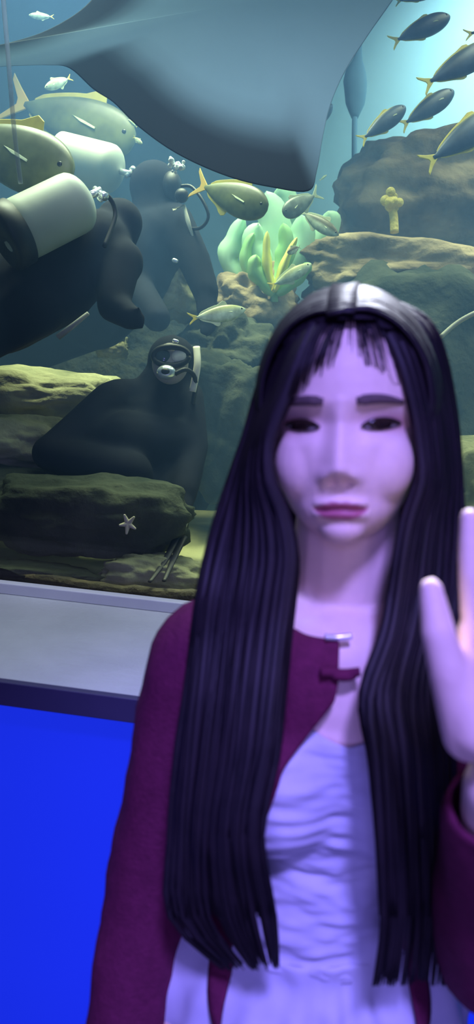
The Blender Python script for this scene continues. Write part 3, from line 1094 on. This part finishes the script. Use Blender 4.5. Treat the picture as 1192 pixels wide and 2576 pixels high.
hy = math.radians(4)
HF = ray(870, 1078).normalized()
HZ = (UP - HF * UP.dot(HF)).normalized()
HR = HF.cross(HZ)
HX = (HR * math.cos(hy) - HF * math.sin(hy)).normalized()
HY = HZ.cross(HX)                                     # forward of the face
if HY.dot(FWD) > 0:
    HY = -HY
HC = P(872, 1070, 0.715)


def H(x, y, z):
    return HC + HX * x + HY * y + HZ * z


HA = (HX, HY, HZ)
person = empty('person', W(0, 0, 0), 'young woman with long dark hair in a wine red cardigan raising her hand', 'person')


def hand_parts(mb, wrist, idx, pnk, tips, thumb, rp=0.011):
    """palm from wrist to the knuckle row, four fingers with a bend each, thumb chain"""
    kn = [lerp(idx, pnk, k / 3) for k in range(4)]
    arch = (0.0, 0.006, 0.003, -0.004)
    up = ((kn[0] + kn[3]) / 2 - wrist).normalized()
    kn = [k + up * a for k, a in zip(kn, arch)]
    for k in kn:
        mb.cap(lerp(wrist, k, 0.12), 0.0165, k, rp + 0.0005)
    mb.cap(kn[0], rp, kn[3], rp - 0.001)
    mb.cap(lerp(wrist, kn[0], 0.5), 0.014, lerp(wrist, kn[3], 0.5), 0.014)
    for k, (m, t), r in zip(kn, tips, (0.0088, 0.0092, 0.0087, 0.0076)):
        mb.chain([k, m, lerp(m, t, 0.5) + (m - k).normalized() * 0.001, t], [r + 0.0008, r, r * 0.92, r * 0.78], 12)
    mb.chain(thumb, [0.0175, 0.0130, 0.0112, 0.0078], 12)


def torso_parts(mb):
    mb.ell(W(0, -0.005, 1.205), (0.142, 0.098, 0.165), (RIGHT_H, -FWD_H, V((0, 0, 1))), 32, 20)
    mb.cap(W(-0.118, -0.015, 1.276), 0.048, W(0.118, -0.015, 1.276), 0.048)
    for s in (-1, 1):
        mb.cap(W(s * 0.03, -0.03, 1.365), 0.030, W(s * 0.115, -0.015, 1.292), 0.036)
        mb.cap(W(s * 0.01, 0.048, 1.306), 0.022, W(s * 0.110, 0.015, 1.300), 0.022)
        mb.ell(W(s * 0.062, 0.062, 1.180), (0.066, 0.050, 0.070), (RIGHT_H, -FWD_H, V((0, 0, 1))), 24, 16)
    mb.ell(W(0, 0.035, 1.265), (0.10, 0.055, 0.085), (RIGHT_H, -FWD_H, V((0, 0, 1))), 24, 16)
    mb.ell(W(0, -0.005, 1.03), (0.118, 0.085, 0.16), (RIGHT_H, -FWD_H, V((0, 0, 1))), 32, 20)
    mb.ell(W(0, -0.015, 0.89), (0.162, 0.112, 0.15), (RIGHT_H, -FWD_H, V((0, 0, 1))), 32, 20)
    return mb


# arm and hand joints
SHL, ELL, WRL = W(-0.142, -0.01, 1.270), W(-0.178, -0.015, 1.03), W(-0.200, 0.035, 0.81)
SHR, ELR = W(0.142, -0.01, 1.270), W(0.150, 0.10, 1.05)
HD = 0.50
WRR = P(1262, 1985, HD + 0.02)

body = MB()
torso_parts(body)
body.cap(W(0, -0.022, 1.31), 0.056, H(0, -0.022, -0.075), 0.050)
body.ell(H(0, -0.006, 0.022), (0.071, 0.090, 0.088), HA, 32, 20)
body.ell(H(0, 0.022, -0.028), (0.0625, 0.064, 0.079), HA, 32, 20)
body.ell(H(0, 0.034, -0.064), (0.047, 0.047, 0.040), HA, 24, 16)
body.ell(H(0, 0.056, -0.087), (0.022, 0.022, 0.0185), HA, 24, 16)
for s in (-1, 1):
    body.ell(H(s * 0.031, 0.044, -0.034), (0.031, 0.034, 0.038), HA, 20, 14)
    body.ell(H(s * 0.071, -0.012, -0.010), (0.007, 0.017, 0.029), HA, 16, 10)          # ears
    body.cap(W(s * 0.09, -0.01, 0.86), 0.088, W(s * 0.088, 0.005, 0.48), 0.054)
    body.cap(W(s * 0.088, 0.005, 0.48), 0.052, W(s * 0.086, -0.02, 0.30), 0.052)
    body.cap(W(s * 0.086, -0.02, 0.30), 0.050, W(s * 0.085, -0.01, 0.08), 0.034)
    body.cap(W(s * 0.085, -0.02, 0.045), 0.036, W(s * 0.10, 0.13, 0.028), 0.027)
body.chain([SHL, ELL, WRL], [0.046, 0.036, 0.026])
body.chain([SHR, ELR, WRR], [0.046, 0.037, 0.0265])
# raised hand: palm to the lens, thumb on the picture's left
tips = [(P(1186, 1440, HD - 0.006), P(1182, 1302, HD - 0.004)), (P(1276, 1400, HD - 0.006), P(1272, 1238, HD - 0.006)),
        (P(1350, 1430, HD - 0.006), P(1362, 1285, HD - 0.008)), (P(1420, 1500, HD - 0.006), P(1442, 1390, HD - 0.010))]
thumb = [P(1178, 1850, HD), P(1128, 1690, HD - 0.012), P(1102, 1590, HD - 0.016), P(1084, 1482, HD - 0.012)]
hand_parts(body, WRR, P(1196, 1590, HD), P(1400, 1650, HD + 0.004), tips, thumb, 0.0115)
body.cap(P(1205, 1830, HD - 0.006), 0.021, P(1150, 1700, HD - 0.008), 0.0145)
body.cap(P(1140, 1680, HD - 0.004), 0.010, P(1205, 1650, HD), 0.011)
# lowered hand
wd_ = V((0, 0, -1))
fk = [WRL + RIGHT_H * a + wd_ * 0.085 - FWD_H * b for a, b in ((0.002, 0.032), (0.002, -0.028))]
lt = []
for k in range(4):
    b = lerp(0.034, -0.032, k / 3)
    L = (0.072, 0.080, 0.074, 0.058)[k]
    base = WRL + wd_ * 0.085 - FWD_H * b
    lt.append((base + wd_ * L * 0.5 + RIGHT_H * 0.008, base + wd_ * L + RIGHT_H * 0.022))
hand_parts(body, WRL, fk[0], fk[1], lt, [WRL + wd_ * 0.025 - FWD_H * 0.02, WRL + wd_ * 0.06 - FWD_H * 0.045 + RIGHT_H * 0.012, WRL + wd_ * 0.085 - FWD_H * 0.055 + RIGHT_H * 0.018, WRL + wd_ * 0.11 - FWD_H * 0.055 + RIGHT_H * 0.024], 0.0105)

bme = remesh(body, 0.0025, 5, 'body')


def ga(x, s):
    return math.exp(-0.5 * (x / s) ** 2)


lips_at, mk_at = [], []
inv = Matrix((HX, HY, HZ))
for v in bme.vertices:
    q = inv @ (v.co - HC)
    x, y, z = q
    lip = mk = 0.0
    if y > 0.02 and -0.125 < z < 0.09 and abs(x) < 0.075:
        k = min(1, (y - 0.02) / 0.03)
        ax = abs(x)
        d = 0.0
        d -= 0.0085 * ga(ax - 0.033, 0.014) * ga(z - 0.000, 0.0085)                      # eye hollows
        d -= 0.003 * ga(ax - 0.014, 0.006) * ga(z - 0.002, 0.012)
        d += 0.0045 * ga(ax - 0.033, 0.011) * ga(z - 0.001, 0.0050)                      # lids
        d += 0.0022 * ga(ax - 0.030, 0.018) * ga(z - 0.021, 0.006)                       # brows
        d += 0.0025 * ga(ax - 0.036, 0.012) * ga(z + 0.013, 0.006)                       # lower lid
        if z < 0.022:                                                                    # nose
            t = max(0.0, min(1.0, (0.022 - z) / 0.060))
            hgt = 0.0015 + 0.0135 * t ** 1.4
            if z < -0.037:
                hgt *= max(0.0, 1 - ((-0.037 - z) / 0.0125)) ** 0.75 if z > -0.0495 else 0.0
            d += hgt * ga(x, 0.0052 + 0.0034 * t)
        d += 0.0055 * ga(ax - 0.0125, 0.0048) * ga(z + 0.0445, 0.0050)
        d -= 0.0080 * ga(ax - 0.0065, 0.0036) * ga(z + 0.0485, 0.0028)
        # mouth
        wv = 0.0240
        cup = math.sqrt(max(0.0, 1 - (x / wv) ** 2)) if ax < wv else 0.0
        line = -0.0715 + 0.0012 * ga(x, 0.006) + 0.0002 * (ax / wv) ** 2
        d += (0.0045 * ga(z - (line + 0.0040), 0.0028) + 0.0052 * ga(z - (line - 0.0055), 0.0036)) * cup
        d -= 0.0065 * ga(z - line, 0.0015) * min(1, cup * 1.5)
        d -= 0.0018 * ga(x, 0.003) * ga(z + 0.057, 0.0035)
        d -= 0.0012 * ga(x, 0.014) * ga(z + 0.0835, 0.0032)                              # hollow over the chin
        v.co = v.co + HY * (d * k)
        up_h = 0.0078 * cup ** 1.5 * (1 - 0.25 * ga(x, 0.0025))
        lo_h = 0.0112 * cup ** 1.4
        if ax < wv and line - lo_h < z < line + up_h and y > 0.04:
            e = min((z - (line - lo_h)), (line + up_h - z)) / 0.0018
            lip = max(0.0, min(1.0, e))
        mk = 0.75 * ga(ax - 0.046, 0.011) * ga(z - 0.001, 0.006) + 0.35 * ga(ax - 0.033, 0.013) * ga(z - 0.006, 0.005)
    lips_at.append(lip)
    mk_at.append(min(1.0, mk))
bme.attributes.new('lips', 'FLOAT', 'POINT').data.foreach_set('value', lips_at)
bme.attributes.new('shadow_makeup', 'FLOAT', 'POINT').data.foreach_set('value', mk_at)
bme.materials.append(M['skin'])
bvh = BVHTree.FromPolygons([v.co.copy() for v in bme.vertices], [tuple(p.vertices) for p in bme.polygons])
link('body', bme, person)


def face_y(x, z):
    hit = bvh.ray_cast(H(x, 0.2, z), -HY)
    return inv @ (hit[0] - HC) if hit[0] else V((x, 0.08, z))


def on_face(x, z, off=0.0):
    q = face_y(x, z)
    return H(x, q.y + off, z)


for s in (-1, 1):
    cx, hw, hh = s * 0.0338, 0.0150, 0.0038
    n = 14
    v, f = [], []
    for i in range(n + 1):
        a = -1 + 2 * i / n
        hu = hh * (1 - a * a) ** 0.7
        hl = hh * 0.75 * (1 - a * a) ** 0.8
        for j in range(7):
            b = -1 + 2 * j / 6
            z = (b * hu if b > 0 else b * hl) - 0.001 + 0.0010 * s * a
            v.append(on_face(cx + a * hw, z, 0.0012 + 0.0010 * (1 - a * a) * (1 - b * b)))
    for i in range(n):
        for j in range(6):
            f.append((i * 7 + j, (i + 1) * 7 + j, (i + 1) * 7 + j + 1, i * 7 + j + 1))
    eye = MB().add(v, f).build('eye', M['eye_white'], person)
    so = eye.modifiers.new('thick', 'SOLIDIFY')
    so.thickness = 0.001
    so.offset = 0
    iv, jf = [on_face(cx - 0.001, -0.0005, 0.0036)], []
    for ring in (0.5, 1.0):
        for k in range(20):
            q = 2 * math.pi * k / 20
            iv.append(on_face(cx - 0.001 + 0.0095 * ring * math.cos(q), -0.0005 + 0.0042 * ring * math.sin(q), 0.0036 - 0.0014 * ring * ring))
    for k in range(20):
        l = (k + 1) % 20
        jf += [(0, 1 + k, 1 + l), (1 + k, 21 + k, 21 + l, 1 + l)]
    ir = MB().add(iv, jf).build('iris', M['iris'], eye)
    so = ir.modifiers.new('thick', 'SOLIDIFY')
    so.thickness = 0.0008
    so.offset = 0
    up_l = [on_face(cx + a * hw * 1.08, hh * (1 - a * a) ** 0.7 - 0.0006 + 0.0010 * s * a, 0.0028) for a in [-1 + 2 * i / 16 for i in range(17)]]
    MB().tube(up_l, [0.0012 + 0.0020 * math.sin(math.pi * i / 16) for i in range(17)], 8).build('eyelashes', M['iris'], person)
    lo_l = [on_face(cx + a * hw, -hh * 0.75 * (1 - a * a) ** 0.8 - 0.0016 + 0.0010 * s * a, 0.0018) for a in [-1 + 2 * i / 16 for i in range(17)]]
    MB().tube(lo_l, 0.0006, 6).build('eyelashes', M['brow'], person)
    br = [on_face(s * lerp(0.0140, 0.0520, i / 14), 0.0195 + 0.0022 * math.sin(math.pi * i / 14) - 0.001 * (i / 14), 0.0012) for i in range(15)]
    MB().tube(br, [0.0045 * (0.75 if i < 2 else 1) * (1 - 0.6 * (i / 14) ** 3) for i in range(15)], 8, 0.4, HZ).build('eyebrow', M['brow'], person)

# thumb nail is turned away; the garments follow the trunk
tm = remesh(torso_parts(MB()).cap(W(0, -0.022, 1.31), 0.056, W(0, -0.02, 1.42), 0.050), 0.006, 6, 'trunk')
tb = BVHTree.FromPolygons([v.co.copy() for v in tm.vertices], [tuple(p.vertices) for p in tm.polygons])
bpy.data.meshes.remove(tm)


def tr(z, phi):
    """distance of the trunk's surface from its axis; phi 0 towards the lens, positive to the picture's right"""
    d = RIGHT_H * math.sin(phi) - FWD_H * math.cos(phi)
    c = W(0, -0.005, z)
    hit = tb.ray_cast(c + d * 0.6, -d)
    return (hit[0] - c).length if hit[0] is not None else 0.05


def shell(rows, cols, zf, pf, off, wob):
    """grid on the trunk: zf(row, phi), pf(row, col) -> phi, off(row, phi, z)"""
    v, f = [], []
    for i in range(rows + 1):
        for j in range(cols + 1):
            p = pf(i / rows, j / cols)
            z = zf(i / rows, p)
            r = tr(max(z, 0.80), p) + off(i / rows, p, z) + wob(p, z)
            d = RIGHT_H * math.sin(p) - FWD_H * math.cos(p)
            v.append(W(0, -0.005, z) + d * r)
    for i in range(rows):
        for j in range(cols):
            a = i * (cols + 1) + j
            f.append((a, a + 1, a + cols + 2, a + cols + 1))
    return MB().add(v, f)


def ruche(p, z):
    a = noise.noise(V((math.sin(p) * 2.2, math.cos(p) * 2.2, z * 62)))
    b = noise.noise(V((math.sin(p) * 5, math.cos(p) * 5 + 9, z * 120)))
    return 0.0052 * a + 0.0028 * b


full = lambda t, u: -math.pi + 2 * math.pi * u
top = shell(110, 150, lambda t, p: lerp(0.985, 1.243 + 0.010 * ga(abs(p) - 0.55, 0.3) - 0.006 * ga(p, 0.2), t), full, lambda t, p, z: 0.007, ruche)
tt = top.build('tube_top', M['white_cloth'], person)
tt.modifiers.new('thick', 'SOLIDIFY').thickness = 0.003
sk = shell(90, 160, lambda t, p: lerp(0.50, 1.012 - 0.008 * math.cos(p) + 0.004 * math.sin(3 * p), t), full,
           lambda t, p, z: 0.009 + 0.004 * (1 - t) ** 0.5 + 0.09 * max(0, 0.78 - t) ** 1.2 + 0.004 * math.sin(p) ** 2,
           lambda p, z: 0.006 * math.sin(p * 17 + 2 * noise.noise(V((p, z * 5, 0)))) * min(1, (1.02 - z) * 9) + 0.004 * noise.noise(V((math.sin(p) * 4, math.cos(p) * 4, z * 40))))
so = sk.build('skirt', M['white_cloth'], person)
so.modifiers.new('thick', 'SOLIDIFY').thickness = 0.004

OL = [(0.88, -0.098), (0.93, -0.092), (1.00, -0.090), (1.10, -0.090), (1.20, -0.072), (1.235, -0.056), (1.265, -0.037), (1.292, -0.018), (1.305, -0.016), (1.335, -0.016), (1.36, -0.030)]
OR = [(0.88, 0.098), (0.93, 0.094), (1.00, 0.085), (1.10, 0.070), (1.20, 0.036), (1.235, 0.028), (1.265, 0.021), (1.292, 0.013), (1.305, 0.017), (1.335, 0.026), (1.36, 0.034)]


def card_z(t, p):
    a = abs(p)
    hem = table([(0.52, 0.875), (1.08, 0.985), (1.45, 1.03)], a)
    topz = 1.333 + 0.012 * (1 - math.cos(min(a, 1.6))) * 0.8
    return lerp(hem, topz, t ** 0.75)


def card_edge(z, r):
    p = 0.5
    for _ in range(6):
        p = math.asin(min(0.95, abs(r) / max(0.03, tr(z, math.copysign(p, r)) + 0.02)))
    return math.copysign(p, r)


def card_p(t, u):
    z = lerp(0.93, 1.335, t ** 0.75)
    pl, pr = card_edge(z, table(OL, z)), card_edge(z, table(OR, z))
    return pr + (2 * math.pi + pl - pr) * u


cg = shell(110, 150, lambda t, p: card_z(t, p if p <= math.pi else p - 2 * math.pi), card_p, lambda t, p, z: 0.014 + 0.012 * max(0.0, min(1.0, (1.05 - z) / 0.10)),
           lambda p, z: 0.004 * noise.noise(V((math.sin(p) * 4, math.cos(p) * 4, z * 7))))
card = cg.build('cardigan', M['cardigan'], person)
card.modifiers.new('thick', 'SOLIDIFY').thickness = 0.004


def sleeve(pts, radii, seed):
    q = spline(pts, 50)
    mb = MB()
    n = 28
    prev = None
    v, f = [], []
    for i, p in enumerate(q):
        t = (q[min(i + 1, 49)] - q[max(i - 1, 0)]).normalized()
        a = (RIGHT_H - t * RIGHT_H.dot(t)).normalized()
        b = t.cross(a)
        r = table(radii, i / 49)
        for k in range(n):
            g = 2 * math.pi * k / n
            rr = r * (1 + 0.10 * noise.noise(V((math.cos(g) * 1.3, math.sin(g) * 1.3, i * 0.16 + seed))) + 0.035 * noise.noise(V((math.cos(g) * 2, math.sin(g) * 2, i * 0.5 + seed))))
            v.append(p + a * (rr * math.cos(g)) + b * (rr * math.sin(g)))
    for i in range(49):
        for k in range(n):
            l = (k + 1) % n
            f.append((i * n + k, i * n + l, (i + 1) * n + l, (i + 1) * n + k))
    o = mb.add(v, f).build('sleeve', M['cardigan'], card)
    o.modifiers.new('thick', 'SOLIDIFY').thickness = 0.003
    return o


sleeve([W(-0.095, -0.01, 1.290), lerp(SHL, W(-0.118, -0.01, 1.28), 0.3), lerp(SHL, ELL, 0.4), ELL, lerp(ELL, WRL, 0.5), WRL], [(0, 0.046), (0.12, 0.056), (0.25, 0.058), (0.5, 0.052), (0.75, 0.048), (0.95, 0.046), (1, 0.040)], 1)
sleeve([W(0.095, -0.01, 1.290), lerp(SHR, W(0.118, -0.01, 1.28), 0.3), lerp(SHR, ELR, 0.4), ELR, lerp(ELR, WRR, 0.5), lerp(ELR, WRR, 0.93)], [(0, 0.050), (0.12, 0.056), (0.25, 0.058), (0.5, 0.054), (0.75, 0.050), (0.95, 0.040), (1, 0.035)], 5)


def on_trunk(px, py, off):
    r = ray(px, py)
    hit = bvh.ray_cast(CAM, r.normalized())
    return hit[0] - r.normalized() * off


tie = MB().tube(spline([on_trunk(806, 1690, 0.020), on_trunk(835, 1692, 0.017), on_trunk(868, 1694, 0.017), on_trunk(905, 1690, 0.020)], 16), 0.0042, 10)
tie.ell(on_trunk(866, 1700, 0.018), (0.012, 0.005, 0.005), (RIGHT, FWD, UP), 14, 10)
tie.build('tie', M['cardigan'], card)
MB().tube(spline([on_trunk(818, 1602, 0.016), on_trunk(848, 1604, 0.013), on_trunk(884, 1600, 0.014)], 12), 0.0030, 8).build('clasp', M['clasp'], card)['label'] = 'pale shiny clasp at the collar'

# ---------------------------------------------------------------- hair
LEFT = [(745, 893, 850, .690, .715), (775, 850, 770, .672, .705), (820, 800, 715, .655, .70), (900, 762, 680, .645, .712), (1000, 722, 648, .648, .725), (1100, 684, 620, .655, .73), (1200, 682, 585, .656, .735), (1300, 722, 550, .66, .735),
        (1400, 742, 520, .66, .73), (1500, 733, 500, .66, .715), (1600, 720, 488, .655, .715), (1750, 705, 470, .635, .70), (1900, 690, 450, .622, .70), (2100, 655, 430, .625, .71), (2300, 690, 425, .65, .72), (2430, 700, 560, .67, .735)]
RIGHTR = [(745, 877, 915, .690, .715), (775, 915, 1010, .672, .705), (820, 962, 1082, .655, .70), (900, 1002, 1116, .645, .712), (1000, 1032, 1136, .648, .725), (1100, 1052, 1148, .655, .73), (1200, 1058, 1154, .656, .735), (1300, 1024, 1158, .66, .735),
          (1400, 1002, 1160, .66, .73), (1500, 985, 1156, .66, .715), (1600, 965, 1140, .65, .70), (1750, 915, 1132, .635, .69), (1900, 935, 1142, .622, .685), (2100, 950, 1152, .625, .69), (2300, 958, 1158, .65, .70), (2470, 935, 1150, .67, .72)]


def lock_path(rows, u, jit, n, end=1.0):
    r1, r2, r3 = jit
    pts = []
    m = max(3, int(len(rows) * end + 0.5))
    for k, (y, xi, xo, di, do) in enumerate(rows[:m]):
        g = k / len(rows)
        x = lerp(xi, xo, u) + 10 * r1 * g * math.sin(k * 0.7 + r2 * 6)
        d = lerp(di, do, u ** 1.3) + 0.012 * r3 * min(1, g * 3)
        pts.append(P(x, y + 12 * r2, d))
    return spline(pts, n)


hair = MB()
for rows in (LEFT, RIGHTR):
    for i in range(300):
        u = (i + random.random()) / 300
        jit = [random.uniform(-1, 1) for _ in range(3)]
        e = random.uniform(0.86, 1.0) if u > 0.15 else random.uniform(0.92, 1.0)
        q = lock_path(rows, u, jit, 46, e)
        w0 = random.uniform(0.0026, 0.0050)
        rr = [w0 * (0.55 + 0.45 * min(1, k / 8)) * min(1, (46 - k) / 9 + 0.12) for k in range(46)]
        hair.tube(q, rr, 6, 0.5, RIGHT)
# crown shell under the locks
n0 = len(hair.v)
nu, nv = 48, 30
v, f, keep = [], [], {}
for j in range(nv + 1):
    t = math.pi * j / nv
    for i in range(nu):
        p = 2 * math.pi * i / nu
        x, y, z = 0.080 * math.sin(t) * math.cos(p), -0.006 + 0.099 * math.sin(t) * math.sin(p), 0.022 + 0.100 * math.cos(t)
        ok = z > -0.07 and (y < 0.008 or z > 0.074 + 0.012 * (abs(x) < 0.03) - 0.9 * max(0, abs(x) - 0.045))
        keep[j * nu + i] = ok
        v.append(H(x, y, z))
for j in range(nv):
    for i in range(nu):
        q = (j * nu + i, j * nu + (i + 1) % nu, (j + 1) * nu + (i + 1) % nu, (j + 1) * nu + i)
        if all(keep[a] for a in q):
            f.append(q)
hair.add(v, f)
# crown locks running from the parting over the top and back
for i in range(220):
    a = random.uniform(-1, 1)
    y0 = lerp(0.07, -0.06, random.random())
    s = 1 if a > 0 else -1
    top_p = [H(-0.012 * s, y0, 0.023 + 0.105 * math.sqrt(max(0.05, 1 - ((y0 + .006) / 0.102) ** 2)))]
    for k in range(1, 9):
        t = k / 8 * 1.9
        yy = y0 - 0.055 * (k / 8) * (0.3 + abs(a))
        rad = math.sqrt(max(0.08, 1 - ((yy + .006) / 0.103) ** 2))
        top_p.append(H(s * 0.085 * rad * math.sin(t), yy, 0.022 + 0.105 * rad * math.cos(t)))
    hair.tube(spline(top_p, 18), [random.uniform(0.0028, 0.0045)] * 18, 6, 0.45)
# hair down the back
for i in range(70):
    a = random.uniform(-1, 1)
    pts = [H(a * 0.05, -0.085, 0.06), H(a * 0.078, -0.098 + 0.03 * a * a, -0.02), H(a * 0.085, -0.085 + 0.03 * a * a, -0.09), W(a * 0.11, -0.095 + 0.02 * a * a, 1.33), W(a * 0.135, -0.135, 1.22), W(a * 0.14, -0.135, 1.10), W(a * 0.13, -0.125, random.uniform(0.98, 1.05))]
    q = spline(pts, 30)
    hair.tube(q, [0.0085 * min(1, (30 - k) / 7 + 0.1) for k in range(30)], 6, 0.5, RIGHT)
# wispy fringe over the forehead
for i in range(34):
    s = random.choice((-1, 1))
    u = random.random() ** 0.7
    xe = 870 + s * (20 + 130 * u)
    ye = lerp(905, 1000, u) + random.uniform(-25, 20)
    x0 = 882 + s * 30 * u
    q = spline([P(x0, 775, .668), P(lerp(x0, xe, 0.5), 830, .640), P(lerp(x0, xe, 0.85), lerp(830, ye, 0.6), .628), P(xe, ye, .632 + 0.02 * u)], 20)
    hair.tube(q, [random.uniform(0.0005, 0.0010) * min(1, (20 - k) / 6 + 0.1) for k in range(20)], 5, 0.6, RIGHT)
for i in range(26):
    xe = random.uniform(785, 985)
    ye = random.uniform(850, 905) + 0.15 * abs(xe - 880)
    x0 = 885 + 0.35 * (xe - 885)
    q = spline([P(x0, 772, .672), P(lerp(x0, xe, 0.6), 812, .648), P(xe, ye, .634)], 16)
    hair.tube(q, [random.uniform(0.0005, 0.0009) * min(1, (16 - k) / 9 + 0.05) for k in range(16)], 5, 0.6, RIGHT)
hm = hair.mesh('hair', M['hair'], True, True)
link('hair', hm, person)

# ------------------------------------------------------------------ the water
wt = MB().box((-3.99, YG + 0.031, FLOOR - 0.12), (3.99, TB - 0.005, 4.15)).build('tank_water', M['water'], None, False)
tag(wt, 'clear blue-green water filling the aquarium behind the window', 'water', kind='stuff')
